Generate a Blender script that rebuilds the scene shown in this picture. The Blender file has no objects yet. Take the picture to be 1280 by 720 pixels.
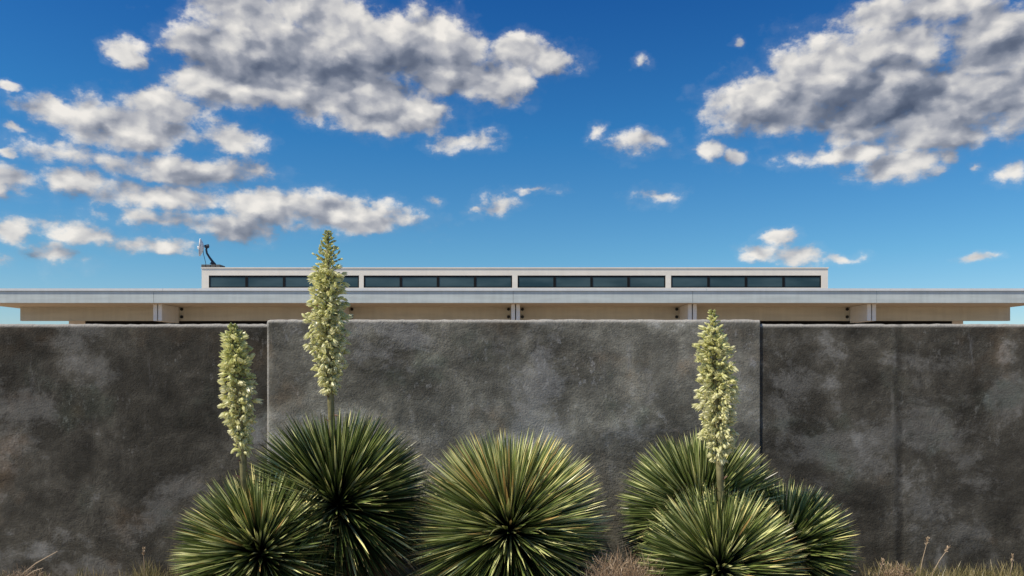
import bpy, math, random
from mathutils import Vector, Matrix, noise
R = math.radians
PI = math.pi
random.seed(11)
sc = bpy.context.scene
col = sc.collection

# ---------------------------------------------------------------- camera
F = 1000.0          # focal length in pixels of a 1280 wide frame
HY = 455.0          # row of the horizon
CZ = 1.5
def P(px, py, Y):   # a point of the place at depth Y
    return Vector(((px-640)*Y/F, Y, CZ+(HY-py)*Y/F))
cam_d = bpy.data.cameras.new('camera')
cam = bpy.data.objects.new('camera', cam_d); col.objects.link(cam)
cam.location = (0, 0, CZ); cam.rotation_euler = (R(90), 0, 0)
cam_d.sensor_width = 36; cam_d.lens = 36*F/1280
cam_d.shift_y = (HY-360)/1280
cam_d.clip_start = .05; cam_d.clip_end = 5000
sc.camera = cam
sc.view_settings.view_transform = 'Standard'
sc.view_settings.look = 'None'
sc.view_settings.exposure = 0
sc.cycles.max_bounces = 5; sc.cycles.diffuse_bounces = 2; sc.cycles.glossy_bounces = 2; sc.cycles.transmission_bounces = 2

# ---------------------------------------------------------------- node helper
class X:
    """a socket with arithmetic"""
    def __init__(s, nt, sock): s.nt, s.s = nt, sock
    def m(s, op, *a, clamp=False):
        n = s.nt.nodes.new('ShaderNodeMath'); n.operation = op; n.use_clamp = clamp
        for i, v in enumerate((s,)+a):
            if isinstance(v, X): s.nt.links.new(v.s, n.inputs[i])
            else: n.inputs[i].default_value = v
        return X(s.nt, n.outputs[0])
    def __add__(s, o): return s.m('ADD', o)
    __radd__ = __add__
    def __mul__(s, o): return s.m('MULTIPLY', o)
    __rmul__ = __mul__
    def __sub__(s, o): return s.m('SUBTRACT', o)
    def __rsub__(s, o): return (s*-1)+o
    def clamp(s): return s.m('ADD', 0.0, clamp=True)
    def ss(s, a, b, lo=0., hi=1., kind='SMOOTHSTEP'):
        n = s.nt.nodes.new('ShaderNodeMapRange'); n.interpolation_type = kind
        s.nt.links.new(s.s, n.inputs[0])
        for i, v in enumerate((a, b, lo, hi)): n.inputs[i+1].default_value = v
        return X(s.nt, n.outputs[0])
class V:
    def __init__(s, nt, sock): s.nt, s.s = nt, sock
    def op(s, op, *a, scale=None, out=0):
        n = s.nt.nodes.new('ShaderNodeVectorMath'); n.operation = op
        s.nt.links.new(s.s, n.inputs[0])
        for i, v in enumerate(a):
            if isinstance(v, (V, X)): s.nt.links.new(v.s, n.inputs[i+1])
            else: n.inputs[i+1].default_value = v
        if scale is not None: n.inputs['Scale'].default_value = scale
        o = n.outputs[out]
        return o
    def add(s, v): return V(s.nt, s.op('ADD', v))
    def sub(s, v): return V(s.nt, s.op('SUBTRACT', v))
    def mul(s, v): return V(s.nt, s.op('MULTIPLY', v))
    def length(s): return X(s.nt, s.op('LENGTH', out=1))
    def noise(s, scale, detail=4, rough=.5, dist=0., lac=2., color=False):
        n = s.nt.nodes.new('ShaderNodeTexNoise')
        s.nt.links.new(s.s, n.inputs['Vector'])
        n.inputs['Scale'].default_value = scale; n.inputs['Detail'].default_value = detail
        n.inputs['Roughness'].default_value = rough; n.inputs['Distortion'].default_value = dist
        n.inputs['Lacunarity'].default_value = lac
        return V(s.nt, n.outputs['Color']) if color else X(s.nt, n.outputs[0])
    def voro(s, scale, detail=0, rough=.5, smooth=.6, feature='SMOOTH_F1', dim='3D'):
        n = s.nt.nodes.new('ShaderNodeTexVoronoi'); n.feature = feature; n.voronoi_dimensions = dim
        s.nt.links.new(s.s, n.inputs['Vector'])
        n.inputs['Scale'].default_value = scale; n.inputs['Detail'].default_value = detail
        n.inputs['Roughness'].default_value = rough
        if feature == 'SMOOTH_F1': n.inputs['Smoothness'].default_value = smooth
        return X(s.nt, n.outputs[0])
    def xyz(s):
        n = s.nt.nodes.new('ShaderNodeSeparateXYZ'); s.nt.links.new(s.s, n.inputs[0])
        return [X(s.nt, n.outputs[i]) for i in range(3)]
def vec(nt, x, y, z):
    n = nt.nodes.new('ShaderNodeCombineXYZ')
    for i, v in enumerate((x, y, z)):
        if isinstance(v, X): nt.links.new(v.s, n.inputs[i])
        else: n.inputs[i].default_value = v
    return V(nt, n.outputs[0])
def mixc(nt, f, a, b, blend='MIX'):
    n = nt.nodes.new('ShaderNodeMix'); n.data_type = 'RGBA'; n.blend_type = blend
    for i, v in ((0, f), (6, a), (7, b)):
        if isinstance(v, (X, V)): nt.links.new(v.s, n.inputs[i])
        elif i == 0: n.inputs[i].default_value = v
        else: n.inputs[i].default_value = (*v, 1) if len(v) == 3 else v
    return V(nt, n.outputs[2])
def ramp(nt, f, stops):
    n = nt.nodes.new('ShaderNodeValToRGB'); nt.links.new(f.s, n.inputs[0])
    e = n.color_ramp.elements
    while len(e) < len(stops): e.new(.5)
    for q, (p, c) in zip(e, stops): q.position = p; q.color = (*c, 1)
    return V(nt, n.outputs[0])

# ---------------------------------------------------------------- sun and sky
SUN_EL, SUN_AZ = R(49), R(67)       # azimuth measured from behind the camera towards the left
sun_dir = Vector((-math.sin(SUN_AZ)*math.cos(SUN_EL), -math.cos(SUN_AZ)*math.cos(SUN_EL), math.sin(SUN_EL)))
sd = bpy.data.lights.new('sun', 'SUN'); sd.energy = 5.0; sd.angle = R(.5); sd.color = (1, .91, .76)
sun = bpy.data.objects.new('sun', sd); col.objects.link(sun)
sun.rotation_euler = sun_dir.to_track_quat('Z', 'Y').to_euler()
sun.location = (-8, -4, 12)

w = bpy.data.worlds.new('World'); sc.world = w; w.use_nodes = True
nt = w.node_tree; nt.nodes.clear()
out = nt.nodes.new('ShaderNodeOutputWorld')
sky = nt.nodes.new('ShaderNodeTexSky'); sky.sky_type = 'NISHITA'; sky.sun_disc = False
sky.sun_elevation = SUN_EL
sky.sun_rotation = math.atan2(sun_dir.x, sun_dir.y)
sky.air_density = 1.0; sky.dust_density = .6; sky.ozone_density = 2.0; sky.altitude = 1200
tc = nt.nodes.new('ShaderNodeTexCoord')
dx, dy, dz = V(nt, tc.outputs['Generated']).xyz()
az = dx.m('ARCTAN2', dy)*10
el = dz.m('ARCSINE')*10
# the sky colour: Nishita, deepened upwards as over high desert
sky_tint = ramp(nt, el.ss(0, 5.0, 0, 1, 'LINEAR'), [(0, (.85, .84, .90)), (.10, (.64, .82, .92)), (.26, (.42, .79, .93)), (.55, (.20, .68, .99)), (.93, (.085, .46, .93))])
skyc = mixc(nt, 1., V(nt, sky.outputs[0]), sky_tint, 'MULTIPLY')
# clouds, given as soft lobes on the sky sphere (pixel rows are turned into azimuth and elevation)
def ang(px, py):
    d = Vector(((px-640)/F, 1, (HY-py)/F)).normalized()
    return math.atan2(d.x, d.y)*10, math.asin(d.z)*10
LOBES = [
 (300,10,62,34),(370,8,60,38),(300,60,85,42),(400,70,150,56),(500,62,100,55),(560,60,50,40),(160,66,30,20),(345,120,150,28),
 (490,138,82,34),(618,102,48,32),(650,66,40,26),(690,82,36,20),(250,55,50,30),
 (340,92,130,34),(440,112,120,32),(270,100,70,30),(560,92,60,34),(1120,60,90,40),(1060,75,90,34),(310,40,80,40),(420,30,90,34),
 (170,160,98,28),(200,135,50,26),(283,172,38,15),(235,211,100,23),(320,214,30,12),(195,240,84,20),(400,262,124,25),(330,262,50,26),(285,285,56,20),(215,272,60,12),(465,272,60,14),
 (72,138,44,18),(104,132,18,14),(22,162,12,6),(70,187,48,12),(8,190,10,6),(5,225,45,22),(82,222,42,18),(13,108,11,5),
 (100,291,46,14),(160,300,34,10),(12,290,24,14),(66,320,40,13),(4,328,16,9),(205,306,42,9),
 (578,177,44,10),(545,250,10,7),(620,255,28,9),(588,257,14,4),(668,241,22,6),
 (745,162,12,9),(804,177,42,14),(884,184,18,11),(922,193,14,7),(818,246,19,10),(797,80,12,8),(928,52,9,5),
 (975,298,18,10),(952,319,18,8),(1004,316,27,12),(1053,316,22,6),(1222,320,16,5),
 (960,128,78,48),(1010,105,100,60),(1100,120,120,72),(1180,130,110,62),(1270,120,90,60),(1100,22,74,28),(1165,8,70,26),(1245,50,72,62),(1075,192,74,13),(1122,210,62,20),
 (1170,172,80,26),(1177,200,16,9),(1215,208,12,7),(1270,212,22,12),
]
DARK = [(390,92,200,26,1.),(330,78,90,22,.7),(520,88,90,24,.8),(300,18,60,16,.3),(200,170,80,16,.25),(250,215,70,9,.3),(310,285,60,18,.35),(480,150,60,12,.25),
        (1110,130,150,42,1.05),(1060,150,90,28,.7),(1250,55,60,26,.8),(1130,95,110,26,.55),(1110,12,60,10,.45),(1240,110,80,30,.4),(1120,218,50,9,.2),(85,230,60,10,.25)]
def lobe(p, cx, cy, rx, ry):
    a, e = ang(cx, cy); ax, _ = ang(cx+rx, cy); ax2, _ = ang(cx-rx, cy); _, ey = ang(cx, cy-ry); _, ey2 = ang(cx, cy+ry)
    q = p.sub((a, e, 0)).mul((2/abs(ax-ax2), 2/abs(ey-ey2), 0))
    return q.length()
p0 = vec(nt, az, el, 0.0)
wn = p0.mul((1, 1.5, 1)).noise(1.1, 5, .62, color=True)
warp = wn.sub((.5, .5, .5)).mul((.62, .40, 0))
def mass(p):
    m = None
    for L in LOBES:
        cx, cy, rx, ry = L
        k = min(1., max(.50, ry/24))
        g = 1+(1-k)*.30
        f = k-lobe(p, cx, cy, rx*g, ry*g)*k
        m = f if m is None else m.m('SMOOTH_MAX', f, .16)
    return m
m1 = mass(p0.add(warp))
SL = (-.16, .20, 0)          # a step towards the sun, on the sky
m2 = mass(p0.add(warp).add(SL))
q0 = p0.mul((1, 1.45, 1)).add((3.1, 7.7, 2.3)); q1 = q0.add((-.10, .15, 0)); wq = wn.mul((.5, .5, .5))
n1 = q0.noise(1.5, 5, .60); r1 = q0.noise(1.2, 2, .5); r2 = q1.noise(1.2, 2, .5)
b1 = q0.add(wq).voro(1.9, 2, .5, .5, dim='2D'); b2 = q1.add(wq).voro(1.9, 2, .5, .5, dim='2D')
# away from the view the sky carries scattered clouds of the same make
off = az.m('ABSOLUTE').ss(6.2, 8.0)
far = (p0.mul((.5, 1, 1)).noise(.55, 3, .5)-.62)*3.0*el.ss(.3, 1.2)
m1 = m1.m('MAXIMUM', far*off+(off-1)*9)
fz = p0.mul((1, 1.35, 1)).add((1, 2, 3)).noise(7.5, 4, .66)
dens = m1 + (fz-.5)*.60 + (n1-.5)*1.15 + (.45-b1)*.42 + .20
alpha = dens.ss(.0, .32)
thin = dens.ss(.05, .8)
form = (m1-m2).m('MAXIMUM', -.5).m('MINIMUM', .5)
rel = (r1-r2)*1.1 + (b2-b1)*.70
dk = None
for cx, cy, rx, ry, s in DARK:
    f = lobe(p0.add(warp), cx, cy, rx*1.25, ry*1.35).ss(1.2, .0)*s
    dk = f if dk is None else dk.m('MAXIMUM', f)
shade = .87 + rel*1.0 + form*.42 - dk*.46 - thin*.08 + (n1-.5)*.36 + (.42-b1)*.24 + (fz-.5)*.26
ccol = ramp(nt, shade.ss(-.25, 1.30, 0, 1, 'LINEAR'), [(0, (.080, .100, .150)), (.25, (.15, .175, .235)), (.46, (.29, .31, .365)), (.62, (.47, .475, .505)), (.80, (.69, .675, .655)), (1, (.90, .86, .80))])
bgS = nt.nodes.new('ShaderNodeBackground'); nt.links.new(skyc.s, bgS.inputs[0]); bgS.inputs[1].default_value = .115
bgC = nt.nodes.new('ShaderNodeBackground'); nt.links.new(ccol.s, bgC.inputs[0]); bgC.inputs[1].default_value = 1.0
mx = nt.nodes.new('ShaderNodeMixShader')
af = ((alpha+dens.ss(-.30, .05)*.10).clamp()*el.ss(-.1, .8, .0, .96))*(.55+.45*dens.ss(.15, .5))
nt.links.new(af.s, mx.inputs[0]); nt.links.new(bgS.outputs[0], mx.inputs[1]); nt.links.new(bgC.outputs[0], mx.inputs[2])
nt.links.new(mx.outputs[0], out.inputs[0])
w.cycles.sampling_method = 'NONE'

# ---------------------------------------------------------------- materials
def mat(name):
    m = bpy.data.materials.new(name); m.use_nodes = True
    nt = m.node_tree; b = nt.nodes['Principled BSDF']
    return m, nt, b
def setc(nt, b, c, key='Base Color'):
    if isinstance(c, (X, V)): nt.links.new(c.s, b.inputs[key])
    else: b.inputs[key].default_value = (*c, 1)
def bump(nt, b, h, strength, dist, prev=None):
    n = nt.nodes.new('ShaderNodeBump'); n.inputs['Strength'].default_value = strength; n.inputs['Distance'].default_value = dist
    nt.links.new(h.s, n.inputs['Height'])
    if prev: nt.links.new(prev.outputs[0], n.inputs['Normal'])
    nt.links.new(n.outputs[0], b.inputs['Normal'])
    return n
def pos(nt):
    n = nt.nodes.new('ShaderNodeNewGeometry'); return V(nt, n.outputs['Position'])
def attr(nt, name):
    n = nt.nodes.new('ShaderNodeAttribute'); n.attribute_name = name
    return X(nt, n.outputs['Fac'])

def stucco(name, base, lift, zt=1.79, xedge=None, joint=None):
    m, nt, b = mat(name)
    p = pos(nt); x, y, z = p.xyz()
    big = p.mul((.8, 1, 1.0)).noise(1.15, 7, .68, .2)
    med = p.add((5, 0, 3)).noise(3.2, 6, .66, .5)
    streak = p.mul((5.5, 1, .8)).noise(1.0, 5, .6)
    fine = p.noise(26, 5, .65)
    v = (big-.5)*2.5 + (med-.5)*1.35 + (streak-.5)*.35 + .47
    c = ramp(nt, v.clamp(), [(.12, tuple(q*.52 for q in base)), (.45, base), (.68, tuple(q*1.65 for q in base)), (.95, tuple(q*2.7 for q in lift))])
    warm = p.add((9, 0, 1)).noise(1.7, 4, .6).ss(.54, .72)
    sm = p.mul((.9, 1, 1.2)).add((4, 0, 8)).noise(1.5, 7, .72, .25).ss(.53, .64)
    c = mixc(nt, sm*.38, c, tuple(min(.4, q*2.6) for q in lift))
    sc_ = p.mul((1.6, 1, 1)).noise(13, 5, .75).ss(.56, .66)*p.add((7, 0, 2)).noise(1.9, 4, .6).ss(.48, .62)
    c = mixc(nt, sc_*.5, c, tuple(min(.4, q*2.3) for q in lift))
    c = mixc(nt, warm*.32, c, mixc(nt, 1., c, (1.8, 1.15, .66), 'MULTIPLY'))
    green = p.add((2, 0, 11)).noise(2.1, 4, .6).ss(.56, .72)
    c = mixc(nt, green*.4, c, mixc(nt, 1., c, (.82, 1.1, 1.0), 'MULTIPLY'))
    # pale runs of lime below the coping
    run = (p.mul((9, 1, 2.0)).noise(1.3, 4, .6).ss(.62, .74))*z.ss(zt-.55, zt-.15)*z.ss(zt-.02, zt-.12)
    c = mixc(nt, run*.5, c, (.24, .24, .24))
    # pale scratches of the trowel
    ed = p.add(V(nt, p.noise(2.5, 3, .6, color=True).s).mul((.5, 0, .5))).voro(1.7, 0, .5, 0, 'DISTANCE_TO_EDGE')
    crack = ed.ss(.010, .0)*p.noise(2.2, 3).ss(.58, .68)
    c = mixc(nt, crack*.22, c, (.26, .26, .25))
    # pale coping edge: sunlight along the top painted into the colour
    cop = z.ss(zt-.030, zt-.008)
    c = mixc(nt, cop*.85, c, (.46, .44, .40))
    if joint:
        xw = x + (p.mul((0, 0, 1)).noise(3.5, 4, .6)-.5)*.05 - joint
        patchy = p.add((0, 0, 6)).noise(4, 4, .6).ss(.35, .6)
        c = mixc(nt, xw.m('ABSOLUTE').ss(.035, .008)*patchy*.6, c, (.028, .026, .022))
        c = mixc(nt, (xw+.05).m('ABSOLUTE').ss(.022, .004)*p.mul((1, 1, .6)).noise(5, 4, .7).ss(.48, .62)*.45, c, (.20, .195, .18))
    if xedge:
        ex = (x-xedge).ss(.026, .012)*z.ss(.3, .8)*p.mul((1, 1, 1)).noise(5, 3).ss(.25, .5)  # sunlit left corner painted as a pale line in the colour
        c = mixc(nt, ex*.8, c, (.40, .39, .36))
    # darker and browner towards the foot
    c = mixc(nt, z.ss(.55, .05)*.35, c, mixc(nt, 1., c, (.7, .66, .6), 'MULTIPLY'))
    c = mixc(nt, fine.ss(.3, .7)*.30, c, mixc(nt, 1., c, (.5, .5, .5), 'MULTIPLY'))
    setc(nt, b, c)
    b.inputs['Roughness'].default_value = .93
    b.inputs['Specular IOR Level'].default_value = .15
    n1 = bump(nt, b, p.noise(70, 4, .75), .75, .011)
    trowel = p.mul((1, 1, 1.1)).noise(5.5, 6, .62, .35)
    n2 = bump(nt, b, trowel*(p.add((0, 0, 4)).noise(1.3, 3).ss(.40, .62, .35, 1.)), .55, .036, n1)
    n3 = bump(nt, b, p.noise(2.0, 3, .5)*2.0, .14, .022, n2)
    return m

def simple(name, c, rough=.5, spec=.5, metal=0., var=.12, nscale=6, bumpy=0.):
    m, nt, b = mat(name)
    p = pos(nt)
    n = p.noise(nscale, 5, .6)
    cc = mixc(nt, n.ss(.3, .7), tuple(q*(1-var) for q in c), tuple(min(1, q*(1+var)) for q in c))
    setc(nt, b, cc)
    b.inputs['Roughness'].default_value = rough; b.inputs['Specular IOR Level'].default_value = spec
    b.inputs['Metallic'].default_value = metal
    if bumpy: bump(nt, b, p.noise(nscale*6, 4, .6), .5, bumpy)
    return m

M = {}
M['wall_side'] = stucco('dark_stucco_side', (.070, .065, .053), (.108, .106, .098), zt=1.780, joint=(1124-640)*5.6/1000)
M['wall_mid'] = stucco('dark_stucco_middle', (.172, .166, .140), (.200, .198, .182), zt=1.811, xedge=(332.5-640)*5.590/1000)
def streaky(name, c, v=.10, rough=.45):
    m, nt, b = mat(name); p = pos(nt)
    n = p.mul((.35, 1, 3)).noise(2.2, 5, .6); n2 = p.mul((6, 6, .6)).noise(1.2, 4, .6)
    t = (n*.6+n2*.4).ss(.35, .65)
    setc(nt, b, mixc(nt, t, tuple(q*(1-v) for q in c), tuple(q*(1+v) for q in c)))
    b.inputs['Roughness'].default_value = rough; b.inputs['Specular IOR Level'].default_value = .3
    return m
M['fascia'] = streaky('pale_blue_metal_fascia', (.57, .63, .62))
M['drip'] = streaky('pale_metal_drip_edge', (.76, .79, .80), .06)
M['cream'] = streaky('warm_white_stucco', (.86, .79, .68), .05, .8)
M['white'] = streaky('white_painted_steel', (.84, .80, .72), .05)
M['beam'] = streaky('tan_painted_beam', (.55, .51, .41), .08, .7)
M['soffit'] = streaky('tan_soffit_boards', (.60, .50, .38), .08, .8)
M['roof'] = simple('grey_roof_membrane', (.35, .35, .35), .9)
M['darkframe'] = simple('dark_bronze_frame', (.008, .009, .010), .7, .2)
M['black'] = simple('black_bolt', (.01, .01, .01), .5)
M['grey'] = simple('grey_roof_ballast', (.10, .10, .095), .8)
M['dish'] = simple('white_dish_enamel', (.80, .80, .80), .4)
M['arm'] = simple('dark_steel_arm', (.03, .035, .05), .4)
def glass():
    m, nt, b = mat('dark_tinted_glass'); p = pos(nt)
    n = p.mul((.55, 1, 2)).noise(1.1, 3, .5).ss(.3, .7)
    setc(nt, b, mixc(nt, n, (.022, .048, .058), (.065, .105, .115)))
    b.inputs['Roughness'].default_value = .12; b.inputs['Specular IOR Level'].default_value = .35
    bump(nt, b, p.noise(1.2, 2), .1, .02)
    return m
M['glass'] = glass()
def leafmat(name, stops, tipc, basec, transl=.25, outer=0.):
    m, nt, b = mat(name)
    t = attr(nt, 'tint'); u = attr(nt, 'along')
    c = ramp(nt, t, stops)
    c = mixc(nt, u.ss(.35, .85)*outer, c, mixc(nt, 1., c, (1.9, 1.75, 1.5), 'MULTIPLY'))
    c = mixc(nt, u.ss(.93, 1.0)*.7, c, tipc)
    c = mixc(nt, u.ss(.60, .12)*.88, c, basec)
    e = attr(nt, 'edge')
    c = mixc(nt, e.ss(.6, 1.)*.30, c, mixc(nt, 1., c, (1.9, 1.75, 1.3), 'MULTIPLY'))
    setc(nt, b, c)
    b.inputs['Roughness'].default_value = .32; b.inputs['Specular IOR Level'].default_value = .55
    tr = nt.nodes.new('ShaderNodeBsdfTranslucent'); nt.links.new(c.s, tr.inputs[0])
    mx = nt.nodes.new('ShaderNodeMixShader'); mx.inputs[0].default_value = transl
    o = nt.nodes['Material Output']
    nt.links.new(b.outputs[0], mx.inputs[1]); nt.links.new(tr.outputs[0], mx.inputs[2]); nt.links.new(mx.outputs[0], o.inputs[0])
    return m
M['leaf'] = leafmat('yucca_leaf', [(0, (.014, .022, .007)), (.34, (.042, .066, .020)), (.58, (.14, .19, .065)), (.84, (.52, .57, .32)), (.97, (.62, .58, .28)), (1, (.36, .26, .12))], (.36, .27, .13), (.008, .012, .005), .09, 1.)  # near-black roots, lightened outer leaf: inner shade and sun painted along the leaf
M['dead'] = leafmat('dry_yucca_leaf', [(0, (.10, .065, .035)), (.6, (.20, .13, .07)), (1, (.34, .25, .14))], (.15, .10, .06), (.08, .05, .03), .1)
M['flower'] = leafmat('cream_yucca_flower', [(0, (.26, .29, .10)), (.3, (.56, .60, .24)), (.6, (.90, .88, .44)), (1, (.96, .93, .60))], (.95, .90, .50), (.64, .66, .24), .38)
M['stem'] = simple('flower_stem', (.22, .20, .09), .6, var=.3, nscale=20)
M['bract'] = simple('brown_bract', (.16, .09, .06), .7, var=.3, nscale=30)
M['trunk'] = simple('fibrous_trunk', (.09, .065, .045), .95, var=.5, nscale=30, bumpy=.02)
M['grass'] = leafmat('dry_grass', [(0, (.10, .11, .045)), (.4, (.22, .20, .09)), (1, (.46, .38, .20))], (.4, .33, .18), (.1, .08, .05), .3)
M['twig'] = leafmat('dry_twigs', [(0, (.24, .15, .09)), (.5, (.50, .36, .23)), (1, (.70, .56, .40))], (.6, .46, .32), (.1, .07, .05), .15)
def ground():
    m, nt, b = mat('dry_desert_soil'); p = pos(nt)
    n = p.noise(.8, 6, .6); f = p.noise(14, 6, .7)
    c = ramp(nt, (n*.5+f*.5), [(.3, (.18, .135, .09)), (.5, (.34, .26, .18)), (.7, (.46, .37, .26))])
    peb = p.voro(22, 1, .5, .2)
    c = mixc(nt, peb.ss(.22, .12)*p.noise(3).ss(.45, .6), c, (.34, .31, .27))
    setc(nt, b, c); b.inputs['Roughness'].default_value = .95
    bump(nt, b, f+peb*-.5, .8, .03)
    return m
M['ground'] = ground()

# ---------------------------------------------------------------- mesh builder
class MB:
    def __init__(s): s.v, s.f, s.t, s.u, s.e = [], [], [], [], []
    def add(s, v, f, t=.5, u=None, e=None):
        o = len(s.v); s.v += [tuple(q) for q in v]; s.f += [tuple(i+o for i in q) for q in f]
        s.t += [t]*len(v); s.u += (u or [.5]*len(v)); s.e += (e or [0.]*len(v))
    def box(s, x0, x1, y0, y1, z0, z1):
        v = [(x, y, z) for z in (z0, z1) for y in (y0, y1) for x in (x0, x1)]
        s.add(v, [(0,2,3,1), (4,5,7,6), (0,1,5,4), (2,6,7,3), (0,4,6,2), (1,3,7,5)])
    def tube(s, pts, rad, n=8, t=.5, cap=True):
        pts = [Vector(p) for p in pts]
        if not isinstance(rad, (list, tuple)): rad = [rad]*len(pts)
        vs, fs, us = [], [], []
        for i, p in enumerate(pts):
            d = (pts[min(i+1, len(pts)-1)]-pts[max(i-1, 0)]).normalized()
            a = d.cross(Vector((.3, .9, .2))).normalized(); b = d.cross(a)
            for k in range(n):
                th = 2*PI*k/n; vs.append(p+(a*math.cos(th)+b*math.sin(th))*rad[i]); us.append(i/(len(pts)-1))
        for i in range(len(pts)-1):
            for k in range(n): fs.append((i*n+k, i*n+(k+1) % n, (i+1)*n+(k+1) % n, (i+1)*n+k))
        if cap: fs.append(tuple(range(n))[::-1]); fs.append(tuple(range((len(pts)-1)*n, len(pts)*n)))
        s.add(vs, fs, t, us)
    def build(s, name, m, parent=None, smooth=False, bevel=0, loc=None):
        me = bpy.data.meshes.new(name); 
        off = Vector((0, 0, 0))
        if parent is not None: off = parent_off(parent)
        elif loc is not None: off = Vector(loc)
        me.from_pydata([(Vector(q)-off) for q in s.v], [], s.f); me.validate(); me.update()
        if len(me.vertices) == len(s.t):
            for nm, d in (('tint', s.t), ('along', s.u), ('edge', s.e)):
                a = me.attributes.new(nm, 'FLOAT', 'POINT'); a.data.foreach_set('value', d)
        if smooth:
            for q in me.polygons: q.use_smooth = True
        me.materials.append(m)
        o = bpy.data.objects.new(name, me); col.objects.link(o)
        if parent is not None: o.parent = parent
        elif loc is not None: o.location = loc
        if bevel:
            bv = o.modifiers.new('bevel', 'BEVEL'); bv.width = bevel; bv.segments = 2; bv.limit_method = 'ANGLE'
        return o
def parent_off(p):
    v = Vector((0, 0, 0))
    while p is not None: v += p.location; p = p.parent
    return v
def tag(o, label, cat, group=None, kind=None):
    o['label'] = label
    if cat: o['category'] = cat
    if group: o['group'] = group
    if kind: o['kind'] = kind
    return o
def empty(name, loc, label, cat, group=None):
    o = bpy.data.objects.new(name, None); col.objects.link(o); o.location = loc; o.empty_display_size = .2
    return tag(o, label, cat, group)

# ---------------------------------------------------------------- ground
g = MB()
xs = [-3000, -400, -60]+[i*.5-20 for i in range(81)]+[60, 400, 3000]
ys = [-3000, -400, -60]+[i*.5-10 for i in range(81)]+[90, 400, 3000]
vs = []
for yy in ys:
    for xx in xs:
        z = 0
        if abs(xx) < 20 and -10 < yy < 5.1: z = .035*noise.noise(Vector((xx*.8, yy*.8, 0)))
        vs.append((xx, yy, z))
nx = len(xs)
g.add(vs, [(j*nx+i, j*nx+i+1, (j+1)*nx+i+1, (j+1)*nx+i) for j in range(len(ys)-1) for i in range(nx-1)])
o = g.build('ground', M['ground'], smooth=True); o['kind'] = 'structure'; o['label'] = 'dry stony desert soil at the foot of the wall'

# ---------------------------------------------------------------- stucco walls
WY, WM = 5.60, 5.590
def wall(x0, x1, yf, yb, zt, step, m, label, seams=()):
    b = MB()
    nX = int((x1-x0)/step)
    rr = .022
    # profile from the foot up the front, round the coping, down the back
    prof = []
    nz = int(zt/step)
    for j in range(nz+1): prof.append((yf, -.1+(zt-rr+.1)*j/nz, 1))
    for a in (20, 45, 70, 90): prof.append((yf+rr-rr*math.cos(R(a)), zt-rr+rr*math.sin(R(a)), 1))
    for k in (.33, .66): prof.append((yf+rr+(yb-yf-2*rr)*k, zt, 1))
    for a in (90, 45, 0): prof.append((yb-rr+rr*math.cos(R(a)), zt-rr+rr*math.sin(R(a)), 0))
    prof.append((yb, -.1, 0))
    vs = []; xcols = []
    # rounded ends
    for i in range(nX+1): xcols.append((x0+rr+(x1-x0-rr-.006)*i/nX, 0))
    xcols = [(x0, rr), (x0+rr*.3, rr*.3)]+xcols+[(x1-.004, 0), (x1-.001, .003), (x1, .008)]
    for (xx, inset) in xcols:
        for (yy, zz, fr) in prof:
            y2 = yy + (inset if yy < (yf+yb)/2 else -inset); z2 = zz - (inset*.6 if zz > zt-rr else 0)
            if fr:
                q = Vector((xx, 0, zz))
                d = .004*noise.noise(q*1.3)+.0030*noise.noise(q*4.1)+.0016*noise.noise(q*11)
                for sx, sw, sh in seams:
                    wob = .02*noise.noise(Vector((0, 3, zz*2)))
                    d -= sh*math.exp(-((xx-sx-wob)/sw)**2)
                if zz < zt-.005: y2 -= d*1.0
                z2 += (.0035*noise.noise(q*6)+.0045*noise.noise(q*23)) if zz > zt-rr*1.2 else 0
            vs.append((xx, y2, z2))
    n = len(prof)
    fs = [(i*n+j, (i+1)*n+j, (i+1)*n+j+1, i*n+j+1) for i in range(len(xcols)-1) for j in range(n-1)]
    fs.append(tuple(range(n))); fs.append(tuple(range((len(xcols)-1)*n, len(xcols)*n))[::-1])
    b.add(vs, fs)
    o = b.build('stucco_wall', m, smooth=True, loc=((x0+x1)/2, yf, 0))
    return tag(o, label, 'wall', 'sections of the dark stucco garden wall')
XL, XR = P(332.5, 0, WM).x, P(950.5, 0, WM).x
wall(-14, XL+.12, WY, WY+.25, 1.780, .03, M['wall_side'], 'long dark stucco wall section on the left, slightly lower, behind the small leaning flower spike')
wall(XL, XR, WM, WY+.28, 1.811, .03, M['wall_mid'], 'paler grey stucco wall section in the middle, slightly taller and standing proud')
wall(XR-.12, 14, WY, WY+.25, 1.780, .03, M['wall_side'], 'dark stucco wall section on the right with a faint vertical ridge and white stains', seams=((P(1117, 0, WY).x, .016, -.0060), (P(1125, 0, WY).x, .014, .0060)))

# ---------------------------------------------------------------- the building
BY = 20.0
bld = empty('building', (0, 24, 0), 'long low flat-roofed modern building with pale metal fascia rising behind the wall', 'building')
RX0, RX1 = P(-34, 0, BY).x, P(1308, 0, BY).x
zb, zt_, zd = P(0, 378.5, BY).z, P(0, 364, BY).z, P(0, 360.6, BY).z
seamx = [P(p, 0, BY).x for p in (192, 641.5, 866, 1096)]
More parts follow.
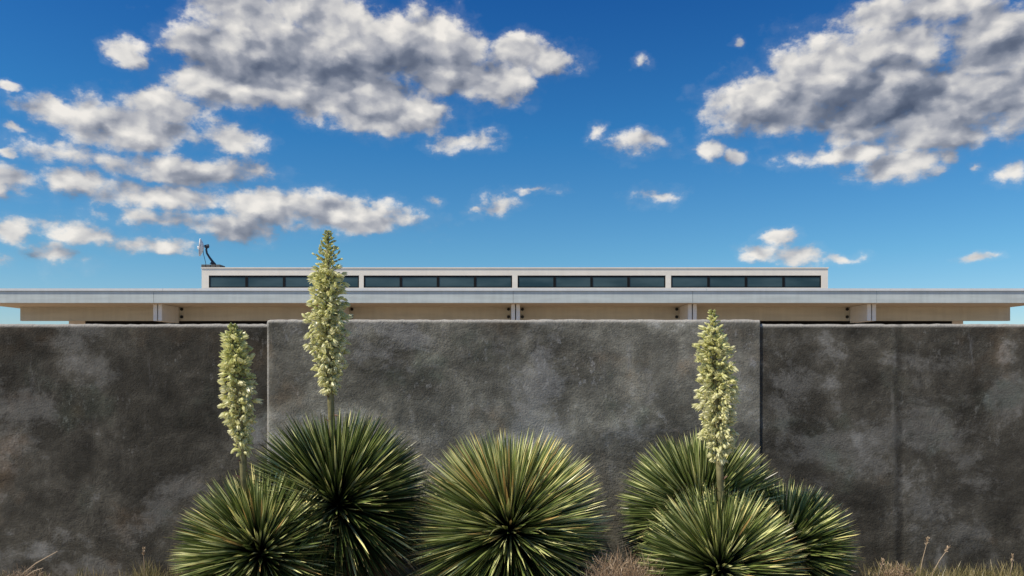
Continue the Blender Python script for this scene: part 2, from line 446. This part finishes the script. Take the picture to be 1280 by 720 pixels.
# fascia
b = MB()
cuts = [RX0]+seamx+[RX1]
for a, c in zip(cuts[:-1], cuts[1:]): b.box(a+.004, c-.004, BY, BY+.05, zb, zt_)
fas = b.build('fascia', M['fascia'], bld)
b = MB()
for a, c in zip([RX0]+[P(p, 0, BY).x for p in (204, 657, 883, 1112)], [P(p, 0, BY).x for p in (204, 657, 883, 1112)]+[RX1]): b.box(a+.003, c-.003, BY-.03, BY+.12, zt_+.008, zd)
b.build('drip_edge', M['drip'], fas)
b = MB(); b.box(RX0+.02, RX1-.02, BY+.05, BY+14, zb+.012, zd-.05); b.build('roof', M['roof'], bld)
b = MB(); b.box(RX0+.03, RX1-.03, BY+.012, BY+13.98, zb-.012, zb+.010); b.build('soffit', M['soffit'], bld)
for xx in (RX0, RX1-.05):
    b = MB(); b.box(xx, xx+.05, BY+.052, BY+14, zb, zd); b.build('side_fascia', M['fascia'], bld)
# long beam behind
YB = 21.3
bx0, bx1 = P(25, 0, YB).x, P(1263, 0, YB).x
bz0 = P(0, 401.0, YB).z
FX = [P(p, 0, BY+.3).x for p in (198, 421, 644.5, 865, 1088.5)]
b = MB(); cs = [bx0]+FX+[bx1]
for i, (a, c) in enumerate(zip(cs[:-1], cs[1:])): b.box(a+.006, c-.006, YB, YB+.12, bz0, zb-.013)
bm_ = b.build('beam', M['beam'], bld)
for fx in FX:
    for sx in (-.185, .185):
        for zz in (P(0, 386.6, YB).z, P(0, 396.2, YB).z):
            b = MB(); b.tube([(fx+sx, YB-.03, zz), (fx+sx, YB+.01, zz)], .042, 10); b.build('bolt', M['black'], bm_)
for fx in FX:
    for sx in (-.062, .062):
        b = MB(); b.box(fx+sx-.048, fx+sx+.048, BY+.25, YB-.014, P(0, 400.4, BY).z, zb-.014)
        b.build('roof_bracket', M['white'], bld, bevel=.004)
# house walls below, mostly glazing
hx0, hx1 = P(86, 0, 22).x, P(1204, 0, 22).x
b = MB(); b.box(hx0, hx0+.45, 22, 22.2, 0, zb-.014); b.box(hx1-.3, hx1, 22, 22.2, 0, zb-.014)
b.box(hx0, hx1, 32, 32.2, 0, zb-.014); b.box(hx0, hx0+.2, 22.21, 31.99, 0, zb-.014); b.box(hx1-.2, hx1, 22.21, 31.99, 0, zb-.014)
b.box(hx0+.452, hx1-.302, 22.02, 22.18, 0, .5)
b.build('wall', M['cream'], bld)
b = MB()
n = 18
for i in range(n+1):
    xx = hx0+.46+(hx1-hx0-.86)*i/n; b.box(xx, xx+.06, 22.0, 22.1, .502, zb-.016)
b.box(hx0+.46, hx1-.31, 22.003, 22.097, 2.56, 2.75)
wf = b.build('glazed_front_frame', M['darkframe'], bld)
b = MB(); b.box(hx0+.454, hx1-.304, 22.04, 22.055, .503, zb-.017); b.build('pane', M['glass'], wf)
# clerestory
CY = 23.0
def cx(p): return P(p, 0, CY).x
def cz(p): return P(0, p, CY).z
b = MB()
ztop, zw1, zw0 = cz(334.2), cz(344.3), cz(359.6)
b.box(cx(252), cx(1035), CY, CY+.2, zw1, ztop-.03)
b.box(cx(252), cx(1035), CY, CY+.2, zd-.055, zw0-.0)
for a, c in ((252, 261), (448.8, 454.6), (640.2, 647), (832, 838.8), (1026.6, 1035)):
    b.box(cx(a), cx(c), CY, CY+.2, zw0, zw1)
for xx in (cx(252), cx(1035)-.2): b.box(xx, xx+.2, CY+.2, CY+6, zd-.055, ztop-.03)
b.box(cx(252), cx(1035), CY+6, CY+6.2, zd-.055, ztop-.03)
cl = b.build('clerestory', M['cream'], bld)
b = MB(); b.box(cx(252)-.015, cx(1035)+.015, CY-.02, CY+.22, ztop-.03, ztop); b.box(cx(252)-.015, cx(1035)+.015, CY+5.98, CY+6.22, ztop-.03, ztop)
b.box(cx(252)-.015, cx(252)+.22, CY+.22, CY+5.98, ztop-.03, ztop);b.box(cx(1035)-.22, cx(1035)+.015, CY+.22, CY+5.98, ztop-.03, ztop)
b.build('coping', M['cream'], cl)
b = MB(); b.box(cx(252)+.2, cx(1035)-.2, CY+.2, CY+6, ztop-.3, ztop-.25); b.build('upper_roof', M['roof'], cl)
for a, c in ((261, 448.8), (454.6, 640.2), (647, 832), (838.8, 1026.6)):
    for k in range(4):
        u0 = cx(a)+(cx(c)-cx(a))*k/4; u1 = cx(a)+(cx(c)-cx(a))*(k+1)/4
        b = MB(); fw = .036
        b.box(u0+.002, u1-.002, CY+.012, CY+.10, zw1-.05, zw1-.002); b.box(u0+.002, u1-.002, CY+.012, CY+.10, zw0+.002, zw0+.03)
        b.box(u0+.002, u0+fw, CY+.012, CY+.10, zw0+.031, zw1-.051); b.box(u1-fw, u1-.002, CY+.012, CY+.10, zw0+.031, zw1-.051)
        wd = b.build('window', M['darkframe'], bld)
        b = MB(); b.box(u0+fw+.001, u1-fw-.001, CY+.022, CY+.03, zw0+.032, zw1-.052); b.build('pane', M['glass'], wd)

# ---------------------------------------------------------------- satellite dish on the upper roof
DY = 23.12
def dp(px, py, dyy=0): return P(px, py, DY)+Vector((0, dyy, 0))
dz0 = ztop
dish = empty('satellite_dish', (dp(264, 0).x, DY, dz0), 'small white satellite dish on a dark bent arm standing on the roof corner', 'satellite dish')
b = MB()
for k in range(4):
    x0 = dp(253.0+k*5.95, 0).x; b.box(x0, x0+.128, DY-.09, DY+.33, dz0+.002, dz0+.088)
b.build('ballast_tray', M['grey'], dish, bevel=.008)
b = MB()
b.tube([dp(268.5, 331.0), dp(266, 327.5), dp(262, 322), dp(258.6, 316.5), dp(257.8, 312), dp(259, 308.5)], [.05, .036, .03, .028, .028, .026], 10)
b.tube([dp(264.5, 330.5), dp(266.5, 326.5)], [.06, .03], 8)
b.build('arm', M['arm'], dish, smooth=True)
b = MB(); b.tube([dp(256, 308.2), dp(261, 307)], .045, 8); b.tube([dp(260.0, 305.6), dp(260.2, 310)], .028, 8); b.build('receiver_mount', M['arm'], dish)
# dish bowl: shallow paraboloid facing left
b = MB(); ctr = dp(251.3, 309.3); ax = Vector((-.975, -.27, .05)).normalized(); a1 = ax.cross(Vector((0, 1, 0))).normalized(); a2 = ax.cross(a1)
nr, ns = 6, 28; vs = []; fs = []
for side in (0, 1):
    for i in range(nr+1):
        r = .258*i/nr; hgt = .10*(r/.258)**2 - side*.018 - .06
        for k in range(ns):
            th = 2*PI*k/ns; vs.append(ctr+a1*(r*math.cos(th))+a2*(r*math.sin(th)*.92)+ax*hgt)
for side in (0, 1):
    o_ = side*(nr+1)*ns
    for i in range(nr):
        for k in range(ns):
            q = (o_+i*ns+k, o_+i*ns+(k+1) % ns, o_+(i+1)*ns+(k+1) % ns, o_+(i+1)*ns+k); fs.append(q if side else q[::-1])
for k in range(ns): fs.append((nr*ns+k, nr*ns+(k+1) % ns, (2*nr+1)*ns+(k+1) % ns, (2*nr+1)*ns+k))
b.add(vs, fs); dbowl = b.build('dish', M['dish'], dish, smooth=True)
b = MB(); b.tube([dp(249.5, 309.3), dp(247.2, 309.6)], [.03, .045], 10); b.build('receiver', M['dish'], dish)
b = MB(); b.tube([dp(253.5, 310), dp(254.5, 318), dp(256.5, 326), dp(257.5, 331)], .008, 6); b.build('cable', M['arm'], dish)

# ---------------------------------------------------------------- yuccas
def leaf(b, c, d, L, wd, t, droop=0., up=None):
    """a stiff folded leaf from point c along d"""
    d = d.normalized()
    side = d.cross(up or Vector((random.uniform(-1, 1), random.uniform(-1, 1), random.uniform(-1, 1)))).normalized()
    nrm = side.cross(d)
    vs, us, es = [], [], []
    for (u, wf) in ((0, .7), (.30, 1.), (.74, .88), (1, .06)):
        p = c+d*(L*u)+Vector((0, 0, -droop*L*u*u))
        h = side*(wd*.5*wf)
        vs += [p-h+nrm*(wd*.22*wf), p, p+h+nrm*(wd*.22*wf)]; us += [u]*3; es += [1., 0., 1.]
    fs = []
    for i in range(3):
        o_ = i*3; fs += [(o_, o_+1, o_+4, o_+3), (o_+1, o_+2, o_+5, o_+4)]
    b.add(vs, fs, t, us, es)
def rdir():
    z = random.uniform(-1, 1); a = random.uniform(0, 2*PI); s = math.sqrt(1-z*z)
    return Vector((s*math.cos(a), s*math.sin(a), z))
def head(c, Rr, axis, n, seed, green=0.):
    random.seed(seed)
    b, dd = MB(), MB()
    axis = axis.normalized()
    # golden spiral for an even spread, jittered
    n = int(n*1.22)
    for i in range(n):
        z = 1-1.86*(i+.5)/n; a = i*2.39996; s = math.sqrt(max(0, 1-z*z))
        loc = Vector((s*math.cos(a), s*math.sin(a), z))+rdir()*.075
        d = axis.to_track_quat('Z', 'Y') @ loc.normalized()
        L = Rr*random.uniform(.93, 1.02)
        if z > .93: L *= .90
        if random.random() < .04: L *= random.uniform(.6, .85)
        if random.random() < .02: L *= 1.06
        t = random.betavariate(1.5, 1.45)*.92 + (.06 if z > .6 else 0) - .30*min(1, max(0, (.25-z)/.6))  # lower leaves get a darker tint: the head's underside shade painted in
        root = c+d*.03-axis*(.10*(1-z)*.5)
        low = z < -.45
        if low and random.random() < min(1, (-.45-z)*3.0): leaf(dd, root, d, L*random.uniform(.8, .98), .011, random.random(), random.uniform(.05, .25))
        else:
            if random.random() < .02: t = 1.
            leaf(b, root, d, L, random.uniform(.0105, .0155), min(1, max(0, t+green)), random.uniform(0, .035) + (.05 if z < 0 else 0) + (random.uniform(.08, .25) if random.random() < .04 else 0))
    return b, dd
def blossom(b, p, d, L, wd, t, open_=.5):
    """a bell of six pointed petals opening along d"""
    d = d.normalized(); a = d.cross(Vector((.21, .5, .8))).normalized(); c = d.cross(a)
    n = 6
    vs = [p]; us = [0.]; fs = []
    for k in range(n):
        th = 2*PI*k/n+random.uniform(-.15, .15); r = a*math.cos(th)+c*math.sin(th); q = a*math.cos(th+PI/2)+c*math.sin(th+PI/2)
        o_ = len(vs)
        vs += [p+d*(L*.35)+r*(wd*.42)-q*(wd*.26), p+d*(L*.35)+r*(wd*.50)+q*(wd*.26), p+d*(L*.75)+r*(wd*(.40+.25*open_))-q*(wd*.22), p+d*(L*.75)+r*(wd*(.40+.25*open_))+q*(wd*.22), p+d*L+r*(wd*(.2+.85*open_))]
        us += [.4, .4, .7, .7, .95]
        fs += [(0, o_, o_+1), (o_, o_+2, o_+3, o_+1), (o_+2, o_+4, o_+3)]
    b.add(vs, fs, t, us)
def bud(b, p, d, L, wd, t):
    d = d.normalized(); a = d.cross(Vector((.21, .5, .8))).normalized(); c = d.cross(a)
    vs = [p]; us = [0.2]; fs = []; n = 6
    for (u, wf) in ((.3, .9), (.65, 1.), (.9, .5)):
        for k in range(n):
            th = 2*PI*k/n; vs.append(p+d*(L*u)+(a*math.cos(th)+c*math.sin(th))*(wd*.5*wf)); us.append(u*.8)
    vs.append(p+d*L); us.append(.85)
    for k in range(n): fs.append((0, 1+(k+1) % n, 1+k))
    for i in range(2):
        for k in range(n): fs.append((1+i*n+k, 1+i*n+(k+1) % n, 1+(i+1)*n+(k+1) % n, 1+(i+1)*n+k))
    for k in range(n): fs.append((1+2*n+k, 1+2*n+(k+1) % n, 1+3*n))
    b.add(vs, fs, t, us)
def spike(par, base, pts, prof, seed, tone, topgreen):
    """pts: axis points from bottom of the bloom to the tip; prof: (u, radius)"""
    random.seed(seed)
    st = MB(); allp = [base]+pts
    st.tube(allp, [.019]+[.0165*(1-i/len(pts))+.004 for i in range(len(pts))], 10)
    so = st.build('flower_stalk', M['stem'], par, smooth=True)
    fl = MB(); br = MB()
    def at(u):
        f = u*(len(pts)-1); i = min(int(f), len(pts)-2); return pts[i].lerp(pts[i+1], f-i)
    def rad(u):
        for (a, ra), (c, rc) in zip(prof[:-1], prof[1:]):
            if a <= u <= c: return ra+(rc-ra)*(u-a)/(c-a)
        return prof[-1][1]
    axis = (pts[-1]-pts[0]).normalized(); H = (pts[-1]-pts[0]).length
    nb = int(H/.0056)
    for i in range(nb):
        u = (i+.5)/nb; ph = i*2.39996+random.uniform(-.3, .3)
        r = rad(u)*random.uniform(.80, 1.14); o3 = Vector((math.cos(ph), math.sin(ph), 0))
        if random.random() < .07: r *= 1.18
        # upper branchlets rise, lower ones stand out and hang
        rise = .30+.85*u
        p0_ = at(u); tipp = p0_+o3*r+Vector((0, 0, r*rise*.55))
        br.tube([p0_, p0_.lerp(tipp, .5)+Vector((0, 0, r*.06)), tipp], [.004, .003, .0018], 5, .3)
        k = max(2, int(r/.016*(1.15 if u < .75 else 1.0)))
        for j in range(k+1):
            s = (j+.6)/(k+.6); s = min(1, s)
            pp = p0_.lerp(tipp, s)
            side = (o3+Vector((random.uniform(-1, 1), random.uniform(-1, 1), random.uniform(-.5, .6)))*.9)
            if u > topgreen:
                d = side.normalized()+Vector((0, 0, .55))
                L = random.uniform(.026, .040)*(1-.30*(u-topgreen)/(1-topgreen)); 
                bud(fl, pp, d, L, L*.40, max(0, tone*.80-.36*(u-topgreen)/(1-topgreen)+random.uniform(-.12, .12)))
            else:
                hang = -.75+1.15*u*random.uniform(.5, 1.3) if random.random() < .62 else random.uniform(-.2, .8)
                d = side.normalized()*random.uniform(.6, 1.)+Vector((0, 0, hang))
                L = random.uniform(.034, .056)
                tt = min(1, max(0, tone+random.uniform(-.2, .18)+(.12 if u < .45 else -.1)))
                if random.random() < .62: blossom(fl, pp, d, L, L*.46, tt, random.uniform(.1, .75))
                else: bud(fl, pp, d, L*.95, L*.34, tt*.85)
        if r < .06 and u > .8: pass
    fl.build('flowers', M['flower'], so, smooth=False)
    br.build('branchlets', M['stem'], so)
    # papery bracts on the bare stalk
    bb = MB(); b0 = base; b1_ = pts[0]
    for i in range(9):
        q = b0.lerp(b1_, .45+.6*i/9); ph = i*2.4
        leaf(bb, q, Vector((math.cos(ph)*.7, math.sin(ph)*.7, random.uniform(-.2, .9))), random.uniform(.035, .07), .012, .5, .1)
    ob = bb.build('bracts', M['bract'], so); ob['kind'] = 'stuff'
def yucca(cpx, cpy, Y, rpx, axis, seed, label, n=2300, green=0., spk=None):
    c = P(cpx, cpy, Y); Rr = rpx*Y/F
    root = empty('yucca', (c.x, c.y, 0), label, 'yucca', 'beaked yuccas planted along the wall')
    lv, dd = head(c, Rr, Vector(axis), n, seed, green)
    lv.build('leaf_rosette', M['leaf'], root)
    random.seed(seed+50)
    for i in range(160):
        a = random.uniform(0, 2*PI); zz = random.uniform(.1, 1.)
        q = Vector((c.x, c.y, max(.06, c.z*zz*.8)))
        leaf(dd, q, Vector((math.cos(a), math.sin(a), random.uniform(-1.1, -.2))), Rr*random.uniform(.35, .6), .011, random.random(), .1)
    dd.v = [(x, y, max(z, .012)) for x, y, z in dd.v]
    dd.build('dry_leaf_skirt', M['dead'], root)
    t = MB(); t.tube([(c.x, c.y, -.05), (c.x+.01, c.y, c.z*.4), (c.x, c.y, c.z)], [.12, .10, .06], 14); t.build('trunk', M['trunk'], root, smooth=True)
    if spk:
        pts, prof, tone, tg = spk
        pp = [P(x, y, Y) for x, y in pts]
        # smooth the axis a little
        spike(root, pp[0]+(pp[0]-pp[1]).normalized()*(pp[0].z-c.z), pp, [(u, r*Y/F) for u, r in prof], seed+7, tone, tg)
    return root
yucca(325, 686, 4.62, 103, (-.12, -.22, 1), 1, 'low round yucca at far left with a short pale green flower spike leaning left', 2300, .0,
      ([(303, 566), (300, 520), (297, 470), (293, 430), (291, 407)], [(0, 6), (.10, 8), (.25, 17), (.5, 17), (.72, 10.5), (.86, 5.5), (.95, 2.5), (1, 1)], .70, .82))
yucca(421, 625, 4.96, 119, (-.08, -.12, 1), 2, 'large yucca carrying the tallest cream flower spike, which rises above the roof line', 2500, -.12,
      ([(413, 490), (411, 440), (410, 390), (410, 330), (409.5, 290)], [(0, 5), (.10, 13), (.25, 20), (.4, 22), (.58, 18.5), (.72, 14), (.84, 9), (.93, 5), (1, 1)], .78, .70))
yucca(637, 658, 4.93, 128, (.0, -.12, 1), 3, 'bright round green yucca in the middle without any flower spike', 2600, .10)
yucca(877, 638, 5.05, 104, (-.05, -.05, 1), 4, 'flowerless yucca half hidden behind the one with the cream spike on the right', 2200, -.06)
yucca(900, 707, 4.60, 104, (0, -.15, 1), 5, 'low front yucca on the right bearing a cream flower spike up to the wall top', 2300, .0,
      ([(899, 574), (897, 530), (895, 480), (892, 430), (891, 389)], [(0, 6), (.05, 9), (.15, 16), (.27, 20), (.42, 22), (.62, 19), (.75, 12.5), (.86, 6), (.94, 2.5), (1, 1)], .84, .84))
yucca(981, 683, 4.95, 87, (.12, -.1, 1), 6, 'small flowerless yucca at the right end of the group with bright upright young leaves', 1900, -.08)

# ---------------------------------------------------------------- grass, dry shrub, stalks
def blade_clump(b, x, y, h, n, spread, wd=.004, lo=0., hi=1.):
    for i in range(n):
        a = random.uniform(0, 2*PI); r = random.random()**.5*spread
        q = Vector((x+math.cos(a)*r, y+math.sin(a)*r, 0))
        d = Vector((random.uniform(-.5, .5), random.uniform(-.4, .4), 1))
        leaf(b, q, d, h*random.uniform(.5, 1.1), wd*random.uniform(.6, 1.2), random.uniform(lo, hi), random.uniform(0, .3))
random.seed(77)
gr = MB()
def dens_at(px):
    if 1085 < px < 1290: return 1.0
    if 165 < px < 235: return .9
    if 1060 < px <= 1085: return .3
    if px < 60: return .45
    if 60 <= px <= 165: return .25
    return .22
for i in range(2600):
    px = random.uniform(-80, 1360); y = random.uniform(4.75, 5.52)
    if random.random() > dens_at(px): continue
    x = (px-640)*y/F
    h = random.uniform(.06, .19)*(1.15 if dens_at(px) > .8 else .75)
    blade_clump(gr, x, y, h, 16, .05)
for i in range(500):
    x = random.uniform(-7, 7); y = random.uniform(1.5, 4.6)
    blade_clump(gr, x, y, random.uniform(.03, .10), 10, .05)
o = gr.build('grass', M['grass'], loc=(0, 5.2, 0)); tag(o, 'patchy dry grass growing along the foot of the wall', 'grass', kind='stuff')
def bush(px, Y, h, wpx, n, label, name='dry_shrub'):
    b = MB(); x = (px-640)*Y/F; w_ = wpx*Y/F
    for i in range(n):
        a = random.uniform(0, 2*PI); r = random.random()**.5
        q = Vector((x+math.cos(a)*r*w_*.7, Y+math.sin(a)*r*w_*.4, 0))
        d = Vector((math.cos(a)*r*.6+random.uniform(-.3, .3), random.uniform(-.3, .3), 1)); L = h*random.uniform(.6, 1.08)*(1-.35*r*r)
        leaf(b, q, d, L, .0025, random.uniform(.3, 1), random.uniform(-.05, .15))
        for k in range(4):
            u = random.uniform(.4, .95); qq = q+d.normalized()*L*u
            leaf(b, qq, d.normalized()+rdir()*.9, L*random.uniform(.12, .3), .0024, random.random(), 0)
    o = b.build(name, M['twig'], loc=(x, Y, 0)); return tag(o, label, 'shrub')
bush(778, 4.5, .43, 27, 1300, 'fine dry tan shrub between the middle yucca and the right group')
bush(1118, 5.3, .19, 22, 260, 'small straw coloured clump at the wall foot right of the small yucca')
bush(30, 5.3, .17, 30, 160, 'sparse greyish dry shrub at the wall foot in the far left corner')
def stalk(pts, Y, label, seedhead=True, r=.0021):
    b = MB(); pp = [P(x, y, Y) for x, y in pts]; base = Vector((pp[0].x-(pp[1].x-pp[0].x)*.6, Y, 0))
    pp = [base]+pp
    b.tube(pp, [r]*(len(pp)-1)+[r*.6], 6, .8)
    top = pp[-1]; dr = (pp[-1]-pp[-2]).normalized()
    root = b.build('dry_stalk', M['twig'], loc=base)
    tag(root, label, 'dry stalk')
    if seedhead:
        s = MB()
        for i in range(22):
            leaf(s, top-dr*(.05*random.random()), dr+rdir()*.7, random.uniform(.012, .028), .005, random.uniform(.5, 1), 0)
        s.build('seed_head', M['twig'], root)
stalk([(1150, 718), (1153, 700), (1160, 673)], 5.3, 'upright thin dry stalk, the left one of the two by the wall ridge')
stalk([(1165, 718), (1174, 701), (1187, 683)], 5.3, 'thin dry stalk leaning right, tallest grass stem before the dark wall')
stalk([(1099, 720), (1101, 710), (1104, 700)], 5.3, 'short dry stalk with a tiny seed head just right of the small yucca')
stalk([(1263, 716), (1265, 706), (1266, 694)], 5.3, 'short upright dry stalk at the far right edge')
stalk([(26, 719), (45, 704), (72, 689)], 5.25, 'long bare dry twig slanting right at the far left', False, .0035)
stalk([(30, 722), (42, 714), (54, 710)], 5.2, 'shorter bare twig below the long slanting one at left', False, .003)
stalk([(180.5, 719), (180, 700), (179.5, 686)], 5.3, 'thin vertical stem with forked top left of the first yucca', True, .002)
